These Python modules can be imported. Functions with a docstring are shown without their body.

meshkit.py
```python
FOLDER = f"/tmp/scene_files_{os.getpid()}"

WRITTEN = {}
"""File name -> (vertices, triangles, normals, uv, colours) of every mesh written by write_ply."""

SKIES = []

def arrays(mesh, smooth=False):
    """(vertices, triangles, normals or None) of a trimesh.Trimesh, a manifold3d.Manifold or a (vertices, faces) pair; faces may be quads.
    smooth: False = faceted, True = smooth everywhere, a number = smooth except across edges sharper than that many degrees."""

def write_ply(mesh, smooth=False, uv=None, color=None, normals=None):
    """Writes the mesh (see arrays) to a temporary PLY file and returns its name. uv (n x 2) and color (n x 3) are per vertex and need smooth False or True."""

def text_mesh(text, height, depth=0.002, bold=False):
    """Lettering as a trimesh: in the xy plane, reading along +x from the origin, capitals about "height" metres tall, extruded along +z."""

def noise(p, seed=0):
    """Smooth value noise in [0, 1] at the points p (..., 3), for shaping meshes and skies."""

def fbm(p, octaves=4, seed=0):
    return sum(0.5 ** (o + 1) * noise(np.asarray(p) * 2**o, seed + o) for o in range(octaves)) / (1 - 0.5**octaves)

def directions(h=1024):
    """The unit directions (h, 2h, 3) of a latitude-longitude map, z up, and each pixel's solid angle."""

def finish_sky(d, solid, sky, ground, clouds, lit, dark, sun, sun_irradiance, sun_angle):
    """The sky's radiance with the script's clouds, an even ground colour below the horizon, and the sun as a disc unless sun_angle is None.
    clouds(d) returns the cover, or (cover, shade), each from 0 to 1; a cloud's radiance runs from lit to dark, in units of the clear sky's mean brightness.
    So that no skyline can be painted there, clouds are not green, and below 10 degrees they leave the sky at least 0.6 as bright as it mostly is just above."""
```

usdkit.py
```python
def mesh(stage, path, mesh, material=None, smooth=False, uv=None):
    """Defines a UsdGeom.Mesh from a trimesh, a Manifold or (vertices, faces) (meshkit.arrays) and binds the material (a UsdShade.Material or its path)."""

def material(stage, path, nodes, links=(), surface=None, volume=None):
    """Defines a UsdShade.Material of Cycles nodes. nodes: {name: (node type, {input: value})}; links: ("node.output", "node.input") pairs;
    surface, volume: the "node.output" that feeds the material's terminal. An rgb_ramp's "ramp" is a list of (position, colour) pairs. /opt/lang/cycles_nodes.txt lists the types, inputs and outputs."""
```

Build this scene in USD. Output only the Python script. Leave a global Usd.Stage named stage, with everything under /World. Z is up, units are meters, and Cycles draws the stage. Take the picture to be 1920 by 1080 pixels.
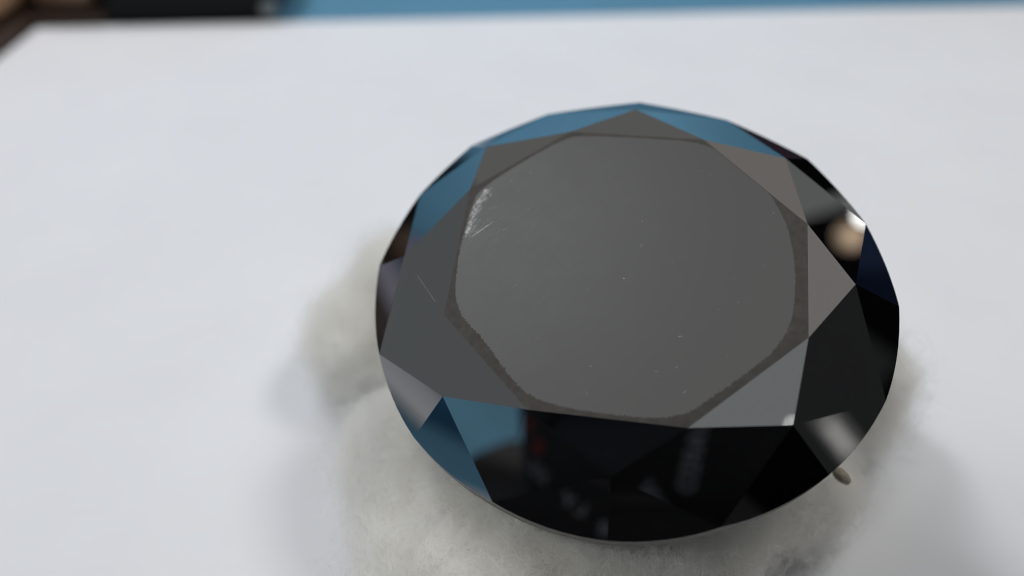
import math, random
import numpy as np, trimesh, shapely, manifold3d, usdkit, meshkit
from shapely.geometry import Polygon
from pxr import Usd, UsdGeom, UsdLux, UsdShade, Gf, Sdf, Vt

stage = Usd.Stage.CreateInMemory()
UsdGeom.SetStageUpAxis(stage, 'Z'); UsdGeom.SetStageMetersPerUnit(stage, 1.0)
UsdGeom.Xform.Define(stage, '/World'); UsdGeom.Scope.Define(stage, '/World/Looks')
rnd = np.random.default_rng(7)

# ---------------------------------------------------------------- camera
CAM = np.array([-0.00863, -0.04241, 0.05793])
PITCH = math.radians(40)
RT, UP, FW = np.array([1., 0, 0]), np.array([0, math.sin(PITCH), math.cos(PITCH)]), np.array([0, math.cos(PITCH), -math.sin(PITCH)])
cam = UsdGeom.Camera.Define(stage, '/World/camera')
cam.AddTransformOp().Set(Gf.Matrix4d(*[*RT, 0], *[*UP, 0], *[*(-FW), 0], *[*CAM, 1]))
cam.CreateHorizontalApertureAttr(36.0); cam.CreateVerticalApertureAttr(20.25)
cam.CreateFocalLengthAttr(25.0)
cam.CreateClippingRangeAttr((0.002, 50.0))
cam.CreateFStopAttr(13.0); cam.CreateFocusDistanceAttr(0.0508)
cam.CreateExposureAttr(0.0)

# ---------------------------------------------------------------- lamps (soft panels added round the stone to tone its facets, and the key lamps)
GC = np.array([0, 0, 0.0224])                                   # centre of the stone's girdle
def panel(name, az, el, dist, w, h, rad, col=(1, 1, 1), disk=False, at=None, origin=None):
    a, e = math.radians(az), math.radians(el)
    d = np.array([math.sin(a) * math.cos(e), math.cos(a) * math.cos(e), math.sin(e)])
    z = d if at is None else np.array(at, float)                # the lamp shines along its -z
    x = np.cross([0, 0, 1.], z); x = x / np.linalg.norm(x) if np.linalg.norm(x) > 1e-3 else np.array([1., 0, 0])
    y = np.cross(z, x)
    L = (UsdLux.DiskLight if disk else UsdLux.RectLight).Define(stage, '/World/' + name)
    p = (GC if origin is None else np.array(origin)) + d * dist
    L.AddTransformOp().Set(Gf.Matrix4d(*[*x, 0], *[*y, 0], *[*z, 0], *[*p, 1]))
    if disk: L.CreateRadiusAttr(w / 2)
    else: L.CreateWidthAttr(w); L.CreateHeightAttr(h)
    L.CreateIntensityAttr(rad); L.CreateColorAttr(Gf.Vec3f(*col))
    return L
K = 1.0
panel('panel_overhead', 0, 90, .50, .52, .44, .31 * K, (1, 1, .99))
panel('panel_back', -6, 42, .56, .36, .20, .31 * K, (1, .99, .96))
panel('panel_back_right', 38, 43, .56, .16, .20, .42 * K, (1.08, 1, .93))
panel('panel_right', 86, 57, .52, .24, .22, .46 * K, (1.05, 1, .96))
panel('panel_front_right', 134, 53, .50, .24, .22, .46 * K, (.95, 1, 1.02))
panel('panel_left', -95, 32, .50, .60, .48, .245 * K, (.94, 1, 1.04))
panel('key_lamp_right', 58, 58, .50, .10, .10, 21.0 * K, (1, .985, .97))
panel('key_lamp_left', -40, 50, .52, .10, .12, 21.0 * K, (.97, .98, 1.05))
panel('small_lamp', 54.4, 12.9, .40, .011, 0, 9.0, (1, 1, 1), disk=True)
panel('warm_lamp', 56.0, 14.3, .40, .010, 0, .75, (1, .72, .47), disk=True)
panel('warm_glow', 55.7, 14.4, .43, .018, 0, .75, (1, .76, .54), disk=True)  # wider dim disc added to soften the mirrored warm lamp
panel('added_front_fill', -133, 57, .52, .11, .11, 16.0 * K, (1, .99, .97))  # front fill added to brighten the cotton
panel('side_blob_light', 115.2, 8.0, .40, .006, .020, .8, (1, .98, .96), origin=(.0155, -.0125, .0175))  # strip added to put the pale blob in a lower right facet
panel('side_blob_halo', 115.0, 8.0, .44, .015, .040, .28, (1, .98, .96), origin=(.0155, -.0125, .0175))  # wider dim copy added to soften that blob
panel('glint_lamp', 135.9, 49.4, .40, .0030, 0, 16.0, (1, 1, 1), disk=True, origin=(.0097, -.0127, .0214))
panel('panel_side_low', 47.4, 8, .44, .072, .20, .30, (.97, 1, 1), origin=(.0135, .0015, .0268))
panel('added_board_fill', 0, 0, 1, .30, .05, 14.0 * K, (.97, .99, 1.03), at=(0, -1, .05), origin=(-.02, -.79, .185))  # unseen light added to brighten the blue board
panel('panel_right_low', 104, 20, .60, .42, .36, .035, (.95, 1, 1))  # faint panel added to lift the black right facets

# ---------------------------------------------------------------- helpers
used = {}
def numbered(path):
    k = used.get(path, 0); used[path] = k + 1
    return path if k == 0 else f'{path}_{k:03d}'
def tag(prim, **kw):
    for k, v in kw.items(): prim.SetCustomDataByKey(k, v)
    return prim
def thing(name, label, category, M=None, **kw):
    x = UsdGeom.Xform.Define(stage, numbered('/World/' + name))
    if M is not None: x.AddTransformOp().Set(Gf.Matrix4d(*[float(v) for v in M]))
    return tag(x.GetPrim(), label=label, category=category, **kw)
def obj(name, mesh, mat, parent=None, smooth=False, **kw):
    base = (str(parent.GetPath()) if parent else '/World') + '/' + name
    return tag(usdkit.mesh(stage, numbered(base), mesh, mat, smooth=smooth).GetPrim(), **kw)
def mat(name, nodes, links=(), surface='p.BSDF'):
    return usdkit.material(stage, '/World/Looks/' + name, nodes, links, surface=surface)
def box(lo, hi, r=0.0, seg=16):
    lo, hi = np.array(lo, float), np.array(hi, float)
    if r <= 0:
        return trimesh.creation.box(extents=hi - lo, transform=trimesh.transformations.translation_matrix((lo + hi) / 2))
    s = [manifold3d.Manifold.sphere(r, seg).translate([(lo[0] + r, hi[0] - r)[i], (lo[1] + r, hi[1] - r)[j], (lo[2] + r, hi[2] - r)[k]]) for i in (0, 1) for j in (0, 1) for k in (0, 1)]
    return manifold3d.Manifold.batch_hull(s)

# ---------------------------------------------------------------- materials
GEM_IOR = 3.2
M_gem = mat('black_stone', {'p': ('principled_bsdf', {'base_color': (.003, .003, .0035), 'ior': GEM_IOR, 'roughness': .012})})
# the table: polished, with wear haze plus painted light, both fading from its left corner
M_table = mat('worn_lit_black_stone', {
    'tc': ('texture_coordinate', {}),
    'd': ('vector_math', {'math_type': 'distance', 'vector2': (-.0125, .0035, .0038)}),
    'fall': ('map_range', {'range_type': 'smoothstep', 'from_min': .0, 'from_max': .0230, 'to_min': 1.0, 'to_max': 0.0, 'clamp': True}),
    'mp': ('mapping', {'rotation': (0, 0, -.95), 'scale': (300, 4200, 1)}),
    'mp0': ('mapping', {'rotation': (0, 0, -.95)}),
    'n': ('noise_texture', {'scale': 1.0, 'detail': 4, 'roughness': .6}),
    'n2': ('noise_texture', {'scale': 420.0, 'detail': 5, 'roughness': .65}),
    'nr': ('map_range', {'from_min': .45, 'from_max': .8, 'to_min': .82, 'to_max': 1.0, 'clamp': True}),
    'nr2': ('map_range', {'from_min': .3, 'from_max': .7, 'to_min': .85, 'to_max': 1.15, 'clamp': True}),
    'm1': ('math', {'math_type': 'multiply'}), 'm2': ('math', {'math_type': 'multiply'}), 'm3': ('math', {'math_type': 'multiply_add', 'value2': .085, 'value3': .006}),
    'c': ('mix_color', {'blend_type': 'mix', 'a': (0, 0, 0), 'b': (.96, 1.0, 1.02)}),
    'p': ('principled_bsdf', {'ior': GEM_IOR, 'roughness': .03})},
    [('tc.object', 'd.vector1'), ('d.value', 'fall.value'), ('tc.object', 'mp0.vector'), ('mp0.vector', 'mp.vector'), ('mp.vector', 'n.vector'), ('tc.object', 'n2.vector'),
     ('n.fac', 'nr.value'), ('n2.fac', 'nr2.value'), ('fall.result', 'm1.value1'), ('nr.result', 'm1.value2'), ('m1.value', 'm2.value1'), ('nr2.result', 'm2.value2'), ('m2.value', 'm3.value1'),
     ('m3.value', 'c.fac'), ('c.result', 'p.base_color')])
M_frost = mat('frosted_edge', {
    'tc': ('texture_coordinate', {}),
    'n': ('noise_texture', {'scale': 1500.0, 'detail': 6, 'roughness': .75}),
    'r': ('rgb_ramp', {'ramp': [(.25, (.037, .032, .027)), (.5, (.055, .049, .042)), (.75, (.076, .069, .061))]}),
    'b': ('bump', {'strength': .5, 'distance': .00006}),
    'p': ('principled_bsdf', {'ior': 1.5, 'roughness': .8})},
    [('tc.object', 'n.vector'), ('n.fac', 'r.fac'), ('r.color', 'p.base_color'), ('n.fac', 'b.height'), ('b.normal', 'p.normal')])
M_girdle = mat('frosted_girdle', {
    'tc': ('texture_coordinate', {}),
    'n': ('noise_texture', {'scale': 1800.0, 'detail': 5, 'roughness': .7}),
    'r': ('rgb_ramp', {'ramp': [(.25, (.13, .118, .106)), (.75, (.22, .20, .185))]}),
    'p': ('principled_bsdf', {'ior': 1.8, 'roughness': .6})},
    [('tc.object', 'n.vector'), ('n.fac', 'r.fac'), ('r.color', 'p.base_color')])
M_scratch = mat('bright_scratch', {'p': ('principled_bsdf', {'base_color': (.88, .88, .87), 'roughness': .4, 'ior': 1.8})})
M_faint = mat('faint_scratch', {'p': ('principled_bsdf', {'base_color': (.13, .13, .125), 'roughness': .5, 'ior': 1.8})})
M_paper = mat('white_paper', {
    'tc': ('texture_coordinate', {}),
    'n': ('noise_texture', {'scale': 900.0, 'detail': 8, 'roughness': .7}),
    'n2': ('noise_texture', {'scale': 60.0, 'detail': 3}),
    'r': ('rgb_ramp', {'ramp': [(.3, (.815, .825, .85)), (.7, (.845, .855, .875))]}),
    'b': ('bump', {'strength': .35, 'distance': .00004}),
    'p': ('principled_bsdf', {'roughness': .75, 'ior': 1.4})},
    [('tc.object', 'n.vector'), ('tc.object', 'n2.vector'), ('n2.fac', 'r.fac'), ('r.color', 'p.base_color'), ('n.fac', 'b.height'), ('b.normal', 'p.normal')])
M_lilac = mat('lilac_paper', {'p': ('principled_bsdf', {'base_color': (.42, .40, .47), 'roughness': .8})})
def cloth(name, col):
    return mat(name, {
        'tc': ('texture_coordinate', {}),
        'n': ('noise_texture', {'scale': 14.0, 'detail': 5, 'roughness': .6}),
        'w': ('noise_texture', {'scale': 1200.0, 'detail': 2}),
        'r': ('rgb_ramp', {'ramp': [(.3, tuple(.9 * c for c in col)), (.7, tuple(1.08 * c for c in col))]}),
        'b': ('bump', {'strength': .5, 'distance': .0003}),
        'p': ('principled_bsdf', {'roughness': .85, 'ior': 1.4})},
        [('tc.object', 'n.vector'), ('tc.object', 'w.vector'), ('n.fac', 'r.fac'), ('r.color', 'p.base_color'), ('w.fac', 'b.height'), ('b.normal', 'p.normal')])
M_blue = cloth('blue_cloth', (.105, .27, .40))
M_blue2 = cloth('bright_blue_cloth', (.20, .47, .66))
M_black = mat('black_plastic', {'tc': ('texture_coordinate', {}), 'n': ('noise_texture', {'scale': 2500.0, 'detail': 3}), 'b': ('bump', {'strength': .3, 'distance': .0001}),
    'p': ('principled_bsdf', {'base_color': (.0025, .0026, .003), 'roughness': .5, 'specular_ior_level': .2})}, [('tc.object', 'n.vector'), ('n.fac', 'b.height'), ('b.normal', 'p.normal')])
M_hand = mat('dark_brown_skin', {'p': ('principled_bsdf', {'base_color': (.014, .009, .007), 'roughness': .6})})  # for the hand that holds the camera
M_maroon = mat('maroon_card', {'p': ('principled_bsdf', {'base_color': (.10, .045, .065), 'roughness': .6})})
M_pad = mat('brown_leather', {'p': ('principled_bsdf', {'base_color': (.055, .032, .022), 'roughness': .6})})
M_navy = mat('navy_plastic', {'p': ('principled_bsdf', {'base_color': (.012, .025, .085), 'roughness': .5})})
M_glass = mat('lens_glass', {'p': ('principled_bsdf', {'base_color': (.006, .009, .013), 'roughness': .03, 'ior': 1.25})})
M_grey = mat('grey_plastic', {'p': ('principled_bsdf', {'base_color': (.16, .18, .18), 'roughness': .35})})
M_white_print = mat('white_print', {'p': ('principled_bsdf', {'base_color': (.24, .24, .26), 'roughness': .6})})
M_red_print = mat('red_print', {'p': ('principled_bsdf', {'base_color': (.4, .02, .02), 'roughness': .6})})
def wood(name, a, b, sc=120):
    return mat(name, {'tc': ('texture_coordinate', {}), 'mp': ('mapping', {'scale': (sc, sc / 5, sc)}), 'n': ('noise_texture', {'scale': 1.0, 'detail': 5, 'distortion': .4}),
        'r': ('rgb_ramp', {'ramp': [(.3, a), (.7, b)]}), 'p': ('principled_bsdf', {'roughness': .5})},
        [('tc.object', 'mp.vector'), ('mp.vector', 'n.vector'), ('n.fac', 'r.fac'), ('r.color', 'p.base_color')])
M_tan = wood('tan_wood', (.46, .28, .17), (.62, .40, .25))
M_brown = wood('brown_wood', (.15, .09, .06), (.26, .165, .11))
M_cotton = mat('cotton_mass', {
    'tc': ('texture_coordinate', {}),
    'n': ('noise_texture', {'scale': 420.0, 'detail': 8, 'roughness': .7, 'distortion': .8}),
    'n2': ('noise_texture', {'scale': 130.0, 'detail': 4}),
    'r': ('rgb_ramp', {'ramp': [(.3, (.965, .945, .89)), (.6, (.975, .97, .945))]}),
    'b': ('bump', {'strength': .8, 'distance': .0006}),
    'p': ('principled_bsdf', {'roughness': 1.0, 'ior': 1.2, 'sheen_weight': .2})},
    [('tc.object', 'n.vector'), ('tc.object', 'n2.vector'), ('n2.fac', 'r.fac'), ('r.color', 'p.base_color'), ('n.fac', 'b.height'), ('b.normal', 'p.normal')])
M_fibre = mat('cotton_fibre', {
    'd': ('diffuse_bsdf', {'color': (.995, .985, .955)}), 't': ('translucent_bsdf', {'color': (.995, .985, .955)}), 'm': ('mix_closure', {'fac': .5})},
    [('d.BSDF', 'm.closure1'), ('t.BSDF', 'm.closure2')], surface='m.closure')
M_husk = wood('seed_husk', (.30, .25, .18), (.44, .38, .29), 900)

# ---------------------------------------------------------------- setting: blue cloth on the table, paper
def grid_sheet(x0, x1, y0, y1, z, nx, ny, amp, seed, scale, flat=None):
    X, Y = np.meshgrid(np.linspace(x0, x1, nx), np.linspace(y0, y1, ny), indexing='ij')
    Z = z + amp * (meshkit.fbm(np.stack([X * scale, Y * scale, 0 * X], -1), 3, seed) - 1)
    i = np.arange(nx * ny).reshape(nx, ny)
    f = np.stack([i[:-1, :-1], i[1:, :-1], i[1:, 1:], i[:-1, 1:]], -1).reshape(-1, 4)
    return np.stack([X, Y, Z], -1).reshape(-1, 3), f
obj('table_surface', grid_sheet(-.8, .8, -.7, .9, -.0012, 120, 120, .0012, 3, 18), M_blue, smooth=True,
    label='blue cloth table surface under the white paper', category='table surface', kind='structure')

def sheet(name, corners, th, label, seed, amp=.0002, mat_=None):
    """a sheet of paper with a real thickness, barely wavy"""
    c = np.array(corners, float); n = 60
    u, v = np.meshgrid(np.linspace(0, 1, n), np.linspace(0, 1, n), indexing='ij')
    P = (c[0] * ((1 - u) * (1 - v))[..., None] + c[1] * (u * (1 - v))[..., None] + c[2] * (u * v)[..., None] + c[3] * ((1 - u) * v)[..., None])
    z = amp * (meshkit.fbm(np.stack([P[..., 0] * 25, P[..., 1] * 25, 0 * u], -1), 3, seed) - .5)
    top = np.concatenate([P, z[..., None]], -1).reshape(-1, 3); bot = top - [0, 0, th]
    i = np.arange(n * n).reshape(n, n)
    f = np.stack([i[:-1, :-1], i[1:, :-1], i[1:, 1:], i[:-1, 1:]], -1).reshape(-1, 4)
    rim = np.concatenate([i[:-1, 0], i[-1, :-1], i[:0:-1, -1], i[0, :0:-1]])
    nx = np.roll(rim, -1)
    N = n * n
    side = np.stack([rim, rim + N, nx + N, nx], -1)[:, ::-1]
    return obj(name, (np.vstack([top, bot]), np.vstack([f, f[:, ::-1] + N, side])), mat_ or M_paper, smooth=40, label=label, category='paper')
sheet('paper_sheet', [(-.1154, .1177), (-.1020, -.0920), (.1950, -.0730), (.1816, .1362)], .0001, 'large plain white paper sheet the black stone and cotton lie on', 5)
sheet('paper_sheet', [(-.50, .060), (-.50, -.075), (-.200, -.070), (-.200, .060)], .0001, 'small blank white sheet added out to the left of the main one for the facets to mirror', 9)  # unseen sheet added to brighten a left girdle facet
sheet('paper_sheet', [(-.42, .20), (-.42, .065), (-.20, .065), (-.20, .20)], .0001, 'pale lilac grey sheet added beyond the left edge of the main one for the facets to mirror', 10, mat_=M_lilac)  # unseen sheet added to tint a left girdle facet mauve

# ---------------------------------------------------------------- the black gemstone (stone frame: girdle plane z = 0, crown up)
G = np.array([[-0.00755, 0.0172, 0.0], [-0.01776, 0.00801, 0.0], [-0.0183, -0.00699, 0.0], [-0.00803, -0.01715, 0.0], [0.00719, -0.01725, 0.0], [0.01835, -0.00767, 0.0], [0.01846, 0.00682, 0.0], [0.00812, 0.01693, 0.0]])
Mi = np.array([[-0.01402, 0.01339, 0.0], [-0.01993, 0.00072, 0.0], [-0.01436, -0.0132, 0.0], [-5e-05, -0.01888, 0.0], [0.01422, -0.01317, 0.0], [0.02007, -0.00033, 0.0], [0.01452, 0.01296, 0.0], [0.00056, 0.01876, 0.0]])
T = np.array([[-0.005, 0.01206, 0.00383], [-0.01244, 0.00602, 0.00383], [-0.01273, -0.00504, 0.00383], [-0.00587, -0.01162, 0.00383], [0.00463, -0.01195, 0.00383], [0.01249, -0.00503, 0.00383], [0.01301, 0.00404, 0.00383], [0.00569, 0.01157, 0.00383]])
S = np.array([[-0.01198, 0.0112, 0.0027], [-0.01709, 0.00039, 0.00252], [-0.01204, -0.01085, 0.00283], [-0.00012, -0.0153, 0.003], [0.01141, -0.01086, 0.00279], [0.01608, -0.00042, 0.00322], [0.01212, 0.01095, 0.00255], [0.00024, 0.01523, 0.00307]])
RIM = np.array([[-0.0054, 0.0115], [-0.01170, 0.00622], [-0.01208, 0.00446], [-0.01233, 0.00218], [-0.01243, 0.00036], [-0.01236, -0.00166], [-0.01225, -0.00309], [-0.01193, -0.00408], [-0.01131, -0.00529], [-0.00974, -0.00664], [-0.00794, -0.00877], [-0.00686, -0.00993], [-0.00598, -0.01062], [-0.00466, -0.01111], [-0.00235, -0.01143], [-0.00027, -0.01155], [0.00225, -0.01158], [0.00385, -0.0113], [0.00483, -0.01089], [0.00632, -0.00971], [0.00773, -0.00852], [0.00896, -0.00745], [0.00988, -0.00658], [0.01072, -0.00551], [0.0114, -0.0042], [0.01174, -0.00264], [0.01191, -0.00079], [0.01195, 0.00106], [0.01171, 0.00342], [0.01113, 0.00525], [0.01043, 0.00676], [0.00836, 0.00885], [0.0060, 0.01135], [0.00028, 0.01163], [-0.0034, 0.0117]])
AX = np.array([[0.98693, 0.11911, -0.10856], [-0.15178, 0.9134, -0.3777], [0.05417, 0.38924, 0.91954]])      # stone frame -> world (it leans towards the viewer)
u_, _, v_ = np.linalg.svd(AX); AX = u_ @ v_
gm = [*AX[:, 0], 0, *AX[:, 1], 0, *AX[:, 2], 0, *GC, 1]
gem = thing('gemstone', 'large black oval faceted gemstone resting on white cotton wool', 'gemstone', gm)
def poly3(pts):
    """a flat facet as a fan"""
    p = np.array(pts); return p, np.array([[0, k, k + 1] for k in range(1, len(p) - 1)])
ASP = .933
def arc(a, b, n=8):
    """points from girdle point a to b along the oval, excluding the ends (z left at 0)"""
    ta, tb = math.atan2(a[1] / ASP, a[0]), math.atan2(b[1] / ASP, b[0])
    if tb - ta > math.pi: tb -= 2 * math.pi
    if ta - tb > math.pi: tb += 2 * math.pi
    ra, rb = math.hypot(a[0], a[1] / ASP), math.hypot(b[0], b[1] / ASP)
    k = np.linspace(0, 1, n + 1)[1:-1]; t = ta + (tb - ta) * k; r = ra + (rb - ra) * k
    return np.stack([r * np.cos(t), ASP * r * np.sin(t), 0 * t], 1)
# table with its rough, ground edge
TZ = T[0, 2]
def jag(ring, step, amp):
    ring = np.vstack([ring, ring[:1]]); out = []
    n = 0
    for a, b in zip(ring[:-1], ring[1:]):
        L = np.linalg.norm(b - a); k = max(1, int(L / step)); nn = np.array([-(b - a)[1], (b - a)[0]]) / L
        for j in range(k):
            t = j / k
            low = 1.0 if (a[1] < -.004) else (.6 if a[0] > .009 or a[0] < -.011 else .25)
            off = amp * low * (rnd.random() ** 1.6)
            out.append(a + (b - a) * t + nn * off)
    return np.array(out)
def smooth_ring(r, it=2):
    for _ in range(it):
        q = .75 * r + .25 * np.roll(r, -1, 0); w = .25 * r + .75 * np.roll(r, -1, 0)
        r = np.stack([q, w], 1).reshape(-1, 2)
    return r
inner = jag(smooth_ring(RIM), .00006, .00015)
outer = T[:, :2]
op = Polygon(outer)
ip = Polygon(inner).buffer(0).intersection(op.buffer(-.00006))
if ip.geom_type != 'Polygon': ip = max(ip.geoms, key=lambda g: g.area)
def flat(poly, z):
    v, f = trimesh.creation.triangulate_polygon(poly, engine='earcut')
    return np.c_[v, np.full(len(v), z)], np.asarray(f)
def upward(m):
    v, f = m
    n = np.cross(v[f[:, 1]] - v[f[:, 0]], v[f[:, 2]] - v[f[:, 0]])
    f = f.copy(); w = n[:, 2] < 0; f[w] = f[w][:, ::-1]
    return v, f
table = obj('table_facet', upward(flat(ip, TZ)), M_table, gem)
obj('frosted_rim', upward(flat(op.difference(ip), TZ)), M_frost, table, label='brownish rough ground band round the edge of the table facet')
for i in range(8):
    obj('star_facet', upward(poly3([T[i], T[(i + 1) % 8], S[i]])), M_gem, gem)
    obj('kite_facet', upward(poly3([T[i], S[i - 1], G[i], S[i]])), M_gem, gem)
    for k, (a, b) in enumerate(((G[i], Mi[i]), (Mi[i], G[(i + 1) % 8]))):
        n = np.cross(a - S[i], b - S[i])
        c = arc(a, b); c[:, 2] = S[i][2] - (n[0] * (c[:, 0] - S[i][0]) + n[1] * (c[:, 1] - S[i][1])) / n[2]
        pts = np.vstack([a, c, b])
        obj('girdle_facet', upward(poly3(np.vstack([S[i], pts]))), M_gem, gem)
        globals().setdefault('EDGE', []).append(pts[:-1])
edge = np.vstack(EDGE)
low = edge.copy(); low[:, 2] = -.00190 - .00040 * (.5 - .5 * np.cos(8 * np.arctan2(edge[:, 1] / ASP, edge[:, 0])))
n = len(edge)
i = np.arange(n); j = (i + 1) % n
obj('girdle', (np.vstack([edge, low]), np.stack([i, i + n, j + n, j], 1)), M_girdle, gem, smooth=30, label='thin rough brownish girdle band round the stone')
CUL = np.array([0, 0, -.0165])
pv, pf = [], []
pav = [CUL + (low[k] - CUL) * t for t in (0.0, .45, 1.0) for k in range(0, n)]
pav = np.array(pav)
ring2 = pav[n:2 * n]; ring2[:, :2] *= 1.06
obj('pavilion', (pav, np.vstack([np.stack([i + n, i, j, j + n], 1), np.stack([i + 2 * n, i + n, j + n, j + 2 * n], 1)])), M_gem, gem, label='black pointed underside of the stone sunk in the cotton')
# scratches and nicks: thin slivers a few microns proud of the polished table
SCR = [[[-0.01178, 0.00216], [-0.01145, 0.00571]], [[-0.01207, 0.00239], [-0.01167, 0.00488]], [[-0.01209, 0.00278], [-0.01139, 0.00591]], [[-0.01181, 0.00149], [-0.01016, 0.00312]], [[-0.01145, 0.0016], [-0.00952, 0.003]], [[-0.01208, 0.00109], [-0.01085, 0.00358]], [[-0.01128, 0.00219], [-0.01008, 0.00411]], [[-0.00959, 0.00194], [-0.00922, 0.00234]], [[-0.00627, -0.00409], [-0.00519, -0.00256]], [[-0.00801, -0.0026], [-0.00759, -0.00209]], [[-4e-05, -0.00123], [7e-05, -0.00126]], [[-0.00635, -0.0041], [-0.0063, -0.00418]], [[-0.01083, 0.00045], [-0.00868, 0.00295]], [[-0.01206, 0.00038], [-0.01136, 0.00185]]]
def sliver(a, b, w, z, ragged=.5, n=14):
    a, b = np.array(a), np.array(b); d = b - a; L = np.linalg.norm(d); nn = np.array([-d[1], d[0]]) / L
    t = np.linspace(0, 1, n)
    ww = w * np.sin(np.pi * np.clip(t, .02, .98)) ** .6 * (1 - ragged * rnd.random(n))
    mid = a + d * t[:, None] + nn * (.15 * w * rnd.standard_normal(n))[:, None]
    v = np.vstack([mid + nn * (ww / 2)[:, None], mid - nn * (ww / 2)[:, None]])
    k = np.arange(n - 1)
    f = np.vstack([np.stack([k, k + 1, k + 1 + n], 1), np.stack([k, k + 1 + n, k + n], 1)])
    return upward((np.c_[v, np.full(len(v), z)], f))
zt = TZ + 4e-6
def scratch(segs, m):
    vs, fs, o = [], [], 0
    for (a, b, w) in segs:
        v, f = sliver(a, b, w, zt + 1e-7 * o); vs.append(v); fs.append(f + o); o += len(v)
    return obj('scratch', (np.vstack(vs), np.vstack(fs)), m, table)
ipb = ip.buffer(-.00008)
M_mid = mat('mid_scratch', {'p': ('principled_bsdf', {'base_color': (.26, .265, .265), 'roughness': .5, 'ior': 1.8})})
for q in range(170):                                            # the worn crescent of short bright strokes along the left corner
    k = rnd.random() ** .8
    edge_pt = np.array([-.01222, .0016]) * (1 - k) + np.array([-.01135, .00585]) * k + np.array([-.00025 * math.sin(math.pi * k), 0])
    inn = abs(rnd.normal(0, .00026)) + .00002
    a0 = edge_pt + inn * np.array([.92, -.38])
    ang = math.radians(60 + 15 * rnd.standard_normal()); L = .00018 + .00060 * rnd.random() ** 2
    b0 = a0 + L * np.array([math.cos(ang), math.sin(ang)])
    if ipb.contains(shapely.LineString([a0, b0])): scratch([(a0, b0, .000022 + .000055 * rnd.random())], M_scratch if inn < .00030 and rnd.random() < .6 else M_mid)
for q, (a, b) in enumerate(SCR):
    if ip.contains(shapely.LineString([a, b])):
        scratch([(a, b, (.00004 if q not in (0, 1, 2) else .00006))], M_scratch if q in (3, 10) else M_faint)
for q in range(24):
    a0 = np.array([-.0120, .0004]) + np.array([.0030, .0040]) * rnd.random(2)
    ang = math.radians(50 + 6 * rnd.standard_normal()); L = .0006 + .002 * rnd.random()
    b0 = a0 + L * np.array([math.cos(ang), math.sin(ang)])
    if ipb.contains(shapely.LineString([a0, b0])): scratch([(a0, b0, .00003)], M_faint)
dv, df, do = [], [], 0
for q in range(46):                                             # dust and lint on the table
    a0 = rnd.uniform([-.0115, -.0105], [.0115, .0105]); ang = rnd.random() * 6.28; L = .00005 + .00035 * rnd.random() ** 5
    b0 = a0 + L * np.array([math.cos(ang), math.sin(ang)])
    if not ipb.contains(shapely.LineString([a0, b0])): continue
    v, f = sliver(a0, b0, .00003 + .00003 * rnd.random(), zt + 2e-6, n=6); dv.append(v); df.append(f + do); do += len(v)
obj('dust', (np.vstack(dv), np.vstack(df)), M_mid, table, kind='stuff')
# worn stretch of the edge between a kite and a star on the left
def rod(a, b, r):
    return trimesh.creation.cylinder(radius=r, segment=[a, b], sections=6)
e0, e1 = S[1], T[2]
obj('edge_wear', rod(e0 + (e1 - e0) * .35, e0 + (e1 - e0) * .80, .00003), M_faint, gem, label='pale worn line along a left facet edge')

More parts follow.
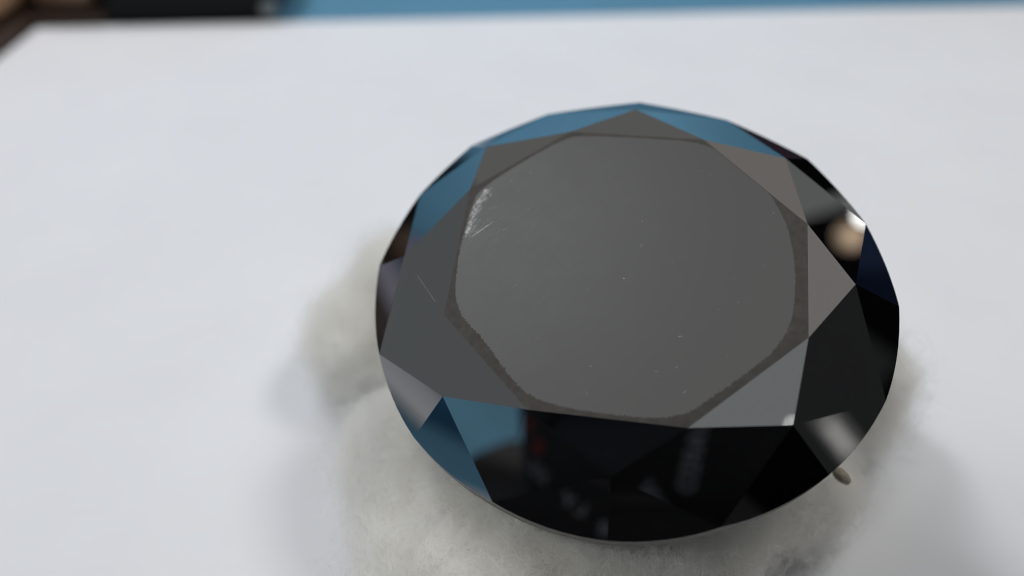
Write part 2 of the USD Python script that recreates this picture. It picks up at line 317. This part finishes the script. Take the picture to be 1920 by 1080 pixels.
# ---------------------------------------------------------------- cotton wool under the stone
LUMPS = [((-.0238, .0122, .0052), (.0053, .0055, .0052)), ((-.0205, .0170, .0068), (.0048, .0055, .0060)), ((-.0172, -.0040, .0050), (.0056, .0066, .0056)),
         ((-.0115, -.0128, .0050), (.0092, .0078, .0062)), ((-.0005, -.0132, .0046), (.0098, .0076, .0060)), ((.0120, -.0052, .0042), (.0088, .0058, .0056)),
         ((.0222, .0050, .0056), (.0060, .0068, .0064)), ((0, 0, .0055), (.0175, .0130, .0085))]
LC, LR = np.array([l[0] for l in LUMPS]), np.array([l[1] for l in LUMPS])
def stone_local(p): return (p - GC) @ AX
def below_stone(p):
    """push points that would poke through the stone out below it"""
    q = stone_local(p); r = np.hypot(q[:, 0], q[:, 1] / ASP) / .0196
    inside = r < 1
    zmax = np.where(inside, -.0165 + (.0165 - .0022) * np.clip(r, 0, 1) - .0003, 99)
    zmax = np.where((r >= 1) & (r < 1.12), -.0022 + (r - 1) * .02, zmax)
    q[:, 2] = np.minimum(q[:, 2], zmax)
    return q @ AX.T + GC
cot = thing('cotton_wool', 'tuft of white cotton wool propping up the black stone', 'cotton wool')
def field(x, y, z):
    d = 0.0
    for (cx, cy, cz), (rx, ry, rz) in LUMPS:                     # soft union of the lumps
        q = ((x - cx) / rx) ** 2 + ((y - cy) / ry) ** 2 + ((z - cz) / rz) ** 2
        d += math.exp(-3.6 * (q - 1))
    return math.log(d + 1e-9) * .0016
lev = manifold3d.Manifold.level_set(field, [-.036, -.030, -.003, .034, .028, .018], .0013, 0.0)
m0 = lev.refine_to_length(.0007).to_mesh()
v0, f0 = np.array(m0.vert_properties[:, :3], float), np.array(m0.tri_verts)
tm = trimesh.Trimesh(v0, f0, process=True)
trimesh.smoothing.filter_taubin(tm, iterations=8)
def rough(v, nrm, amp):
    warp = np.stack([meshkit.fbm(v * 150 + 31 * k, 3, 20 + k) for k in range(3)], -1) - .5
    a = meshkit.fbm(v * 170 + warp * 2.2, 4, 5) - .5
    b = meshkit.fbm(v * 700 + warp * 5.0, 3, 6) - .5
    return v + nrm * (amp * (a * 4.2 + b * 1.0))[:, None]
vn = np.array(tm.vertex_normals)
vr = below_stone(rough(np.array(tm.vertices), vn, .00115)); vr[:, 2] = np.maximum(vr[:, 2], .0001)
shell = trimesh.Trimesh(vr, tm.faces, process=False)
obj('cotton_mass', trimesh.Trimesh(below_stone(vr - vn * .00035), tm.faces, process=False), M_cotton, cot, smooth=True)
NF = 92000
p, fi = trimesh.sample.sample_surface(shell, NF, seed=11)
nrm = np.array(shell.face_normals)[fi]
c = len(p)
# neighbouring fibres share a drift, so they lie in wisps and swirls
drift = np.stack([meshkit.fbm(p * 260 + 17 * k, 3, 40 + k) for k in range(3)], -1) - .5
t = drift * 5 + .75 * rnd.standard_normal(p.shape); t -= nrm * (t * nrm).sum(1)[:, None]; t /= np.linalg.norm(t, axis=1)[:, None]
b = np.cross(nrm, t)
n_ = 10; sv_ = np.linspace(-.5, .5, n_)
L = .0016 + .0050 * rnd.random(c) ** 1.6
lift = -.0002 + rnd.exponential(.00060, c)
kb = rnd.standard_normal(c) * 75; ph = rnd.random(c) * 6.28; am = .00040 * rnd.random(c); fr = 5 + 8 * rnd.random(c)
fly = rnd.random(c) < .16                                        # loose ends that stand away from the tuft
flyh = rnd.exponential(.0009, c) * fly
P = np.empty((c, n_, 3))
for q, sv in enumerate(sv_):
    x = L * sv
    side = kb * x * x + am * np.sin(fr * sv * 2 + ph)
    hgt = lift - x * x * 40 + am * np.cos(fr * sv * 1.7 + ph * 2) * .8 + (sv + .5) ** 2 * flyh
    P[:, q] = p + t * x[:, None] + b * side[:, None] + nrm * hgt[:, None]
P = below_stone(P.reshape(-1, 3)); P[:, 2] = np.maximum(P[:, 2], .0001); P = P.reshape(c, n_, 3)
q_ = stone_local(P.reshape(-1, 3)); r_ = np.hypot(q_[:, 0], q_[:, 1] / ASP)
P = P[~((q_[:, 2] > -.0020) & (r_ < .040)).reshape(c, n_).any(1)]          # none may hang over the stone
bc = UsdGeom.BasisCurves.Define(stage, str(cot.GetPath()) + '/cotton_fibres')
bc.CreateTypeAttr('cubic'); bc.CreateBasisAttr('catmullRom'); bc.CreateWrapAttr('nonperiodic')
bc.CreateCurveVertexCountsAttr(Vt.IntArray.FromNumpy(np.full(len(P), P.shape[1], np.int32)))
bc.CreatePointsAttr(Vt.Vec3fArray.FromNumpy(P.reshape(-1, 3).astype(np.float32)))
bc.CreateWidthsAttr(Vt.FloatArray([.000019])); bc.SetWidthsInterpolation('constant')
UsdShade.MaterialBindingAPI.Apply(bc.GetPrim()).Bind(M_fibre)
tag(bc.GetPrim(), kind='stuff')
# specks of seed husk caught in the cotton at the stone's right side
def husk(at, r, label, rot):
    s = trimesh.creation.icosphere(subdivisions=3); d = np.array(s.vertices)
    v = d * (1 + .35 * (meshkit.fbm(d * 2.5 + at[0] * 999, 3, 4) - .5))[:, None] * np.array(r)
    R = trimesh.transformations.euler_matrix(*rot)[:3, :3]
    obj('seed_husk', trimesh.Trimesh(v @ R.T + np.array(at), s.faces), M_husk, smooth=True, label=label, category='seed husk')
husk((.0171, -.0093, .0110), (.00050, .00080, .00045), 'small brown husk fleck poking out below the stone at its lower right', (0, .3, .5))
husk((.0265, .0044, .0116), (.0004, .0007, .0004), 'tiny yellowish husk fleck in the cotton at the right edge of the stone', (0, .2, -.3))

# ---------------------------------------------------------------- blurred things beyond the paper
th = math.atan2(.0141, .2297)
def turned(m, pivot=(-.1154, .1177)):
    v, f, _ = meshkit.arrays(m); v = np.array(v)
    c, s = math.cos(th), math.sin(th); x, y = v[:, 0], v[:, 1]
    return np.c_[pivot[0] + c * x - s * y, pivot[1] + s * x + c * y, v[:, 2]], f
case = thing('black_case', 'blurred black case standing just beyond the far edge of the paper', 'case')
obj('case_body', turned(box((.0145, .0015, -.001), (.0525, .050, .0095), .0022)), M_black, case, smooth=40)
obj('case_lid', turned(box((.0150, .0020, .0099), (.0520, .0495, .014), .0018)), M_black, case, smooth=40)
obj('end_cap', turned(box((.0500, -.0002, .0012), (.0532, .0040, .0042), .0008)), M_grey, case, smooth=40, label='small grey fitting at the right end of the black case')
def capsule(a, b, r):
    return manifold3d.Manifold.batch_hull([manifold3d.Manifold.sphere(r, 40).translate(list(a)), manifold3d.Manifold.sphere(r, 40).translate(list(b))])
obj('wooden_block', box((-.150, .1050, .0023), (-.1195, .18, .020), .0035), M_tan, smooth=40, label='blurred tan wooden block at the far left corner, lighter of two', category='wooden block')
obj('wooden_block', box((-.1180, .1215, .0023), (-.1030, .18, .020), .0035), M_brown, smooth=40, label='blurred brown wooden block between the tan one and the black case', category='wooden block')

# ---------------------------------------------------------------- things mirrored in the stone's facets; boxes and cushion added for their colour
obj('blue_board', box((-.250, .300, -.001), (.185, .308, .115), .002), M_blue2, smooth=40, label='upright bright blue board behind everything, mirrored in the top facets', category='board')
obj('added_lilac_box', box((-.290, .300, -.001), (-.253, .330, .115), .002), M_lilac, smooth=40, label='pale lilac grey box added beside the blue board, mirrored at the left of the stone', category='box')  # added to put a mauve patch in the left kite
def prism(pts, z0, z1):
    m = trimesh.creation.extrude_polygon(Polygon(pts), z1 - z0, engine='earcut'); m.apply_translation([0, 0, z0]); return m
obj('leather_pad', prism([(-.192, .050), (-.1122, .050), (-.1162, .1188), (-.1005, .1200), (-.1005, .19), (-.192, .19)], -.001, .0022), M_pad, label='dark brown leather pad beside the far left corner of the paper, under the wooden blocks', category='pad')
obj('added_maroon_box', box((.072, .152, -.001), (.135, .19, .018), .002), M_maroon, smooth=40, label='low maroon box added beyond the far edge of the paper, mirrored at the upper right rim', category='box')  # added to redden a rim facet
obj('added_navy_box', box((.235, .125, -.001), (.275, .165, .085), .003), M_navy, smooth=40, label='navy blue box added to the right, mirrored at the right end of the stone', category='box')  # added to turn a right rim facet dark blue
bl = thing('added_blue_cushion', 'bright blue cloth cushion added in front to the left, mirrored in the lower left facets', 'cushion')  # added for blue in the facets; leans back to catch lamp light
def placed(m, R, t):
    v, f, _ = meshkit.arrays(m); return np.array(v) @ np.array(R).T + np.array(t), f
_a, _t = math.radians(-131), math.radians(50)                   # stands at azimuth _a from the stone and leans back by _t
_f = np.array([math.sin(_a), math.cos(_a), 0]); _x = np.cross(_f, [0, 0, 1.])
_up = np.array([0, 0, 1.]) * math.cos(_t) + _f * math.sin(_t); _n = np.cross(_x, _up)
obj('cushion_cover', placed(box((-.15, -.03, -.03), (.15, .33, .03), .010, 32), np.stack([_x, _up, _n], 1), _f * .29 + np.array([0, 0, .021])), M_blue2, bl, smooth=40)
def cam_frame(p): return CAM + p[:, :1] * RT + p[:, 1:2] * UP - p[:, 2:3] * FW      # x right, y up, z away from the stone
def at_cam(m):
    v, f, _ = meshkit.arrays(m); return cam_frame(np.array(v)), f[:, ::-1] if False else f
U = .02
cm = thing('compact_camera', 'black compact camera held over the stone, mirrored in its near facets', 'camera')
obj('camera_body', at_cam(box((-2.36 * U, -3.66 * U, .006), (2.6 * U, .12 * U, .03), .003)), M_black, cm, smooth=40)
obj('holding_hand', at_cam(box((-3.3 * U, -3.68 * U, .010), (-2.33 * U, -1.98 * U, .028), .004)), M_hand, cm, smooth=40)  # plain dark block standing for the hand round the camera
obj('added_dark_slab', at_cam(box((-2.5 * U, -3.1 * U, -.012), (2.6 * U, -2.25 * U, .010), .002)), M_black, cm, smooth=40)  # slab added in front so the lower facets mirror black
ring = trimesh.creation.annulus(r_min=.62 * U, r_max=.95 * U, height=.006, sections=96); ring.apply_translation([0, 0, .0045])
obj('lens_ring', at_cam(ring), M_black, cm, smooth=40)
gl = trimesh.creation.cylinder(radius=.62 * U, height=.002, sections=64); gl.apply_translation([0, 0, .0045])
obj('lens_glass', at_cam(gl), M_glass, cm, smooth=40)
def lettering(text, x, y, h, ang, m, z=.0059):
    t = meshkit.text_mesh(text, h * U, .0003, bold=True)
    v, f = np.array(t.vertices), np.array(t.faces)
    v[:, 0] -= v[:, 0].mean(); v[:, 1] -= h * U / 2
    c, s = math.cos(ang), math.sin(ang)
    # seen from the stone the camera's own right is on the left, so the print runs along -x
    X, Y = c * v[:, 0] - s * v[:, 1], s * v[:, 0] + c * v[:, 1]
    w = np.c_[x * U - X, y * U + Y, z - v[:, 2]]
    obj('lettering', (cam_frame(w), f), m, cm)
lettering('1', -2.17, -1.45, .10, .2, M_red_print)
lettering('0', -2.09, -1.62, .10, .3, M_red_print)
lettering('XX', -2.09, -1.84, .11, .5, M_white_print)
lettering('LY', -.97, -2.46, .12, .4, M_white_print, -.0119)
lettering('8', -.71, -2.60, .12, .3, M_white_print, -.0119)
lettering('R', -.55, -2.63, .12, .2, M_white_print, -.0119)
lettering('VARIO', 1.60, -1.60, .13, 1.75 + math.pi, M_white_print)
lettering('W', 1.285, -1.89, .16, 1.0, M_white_print)
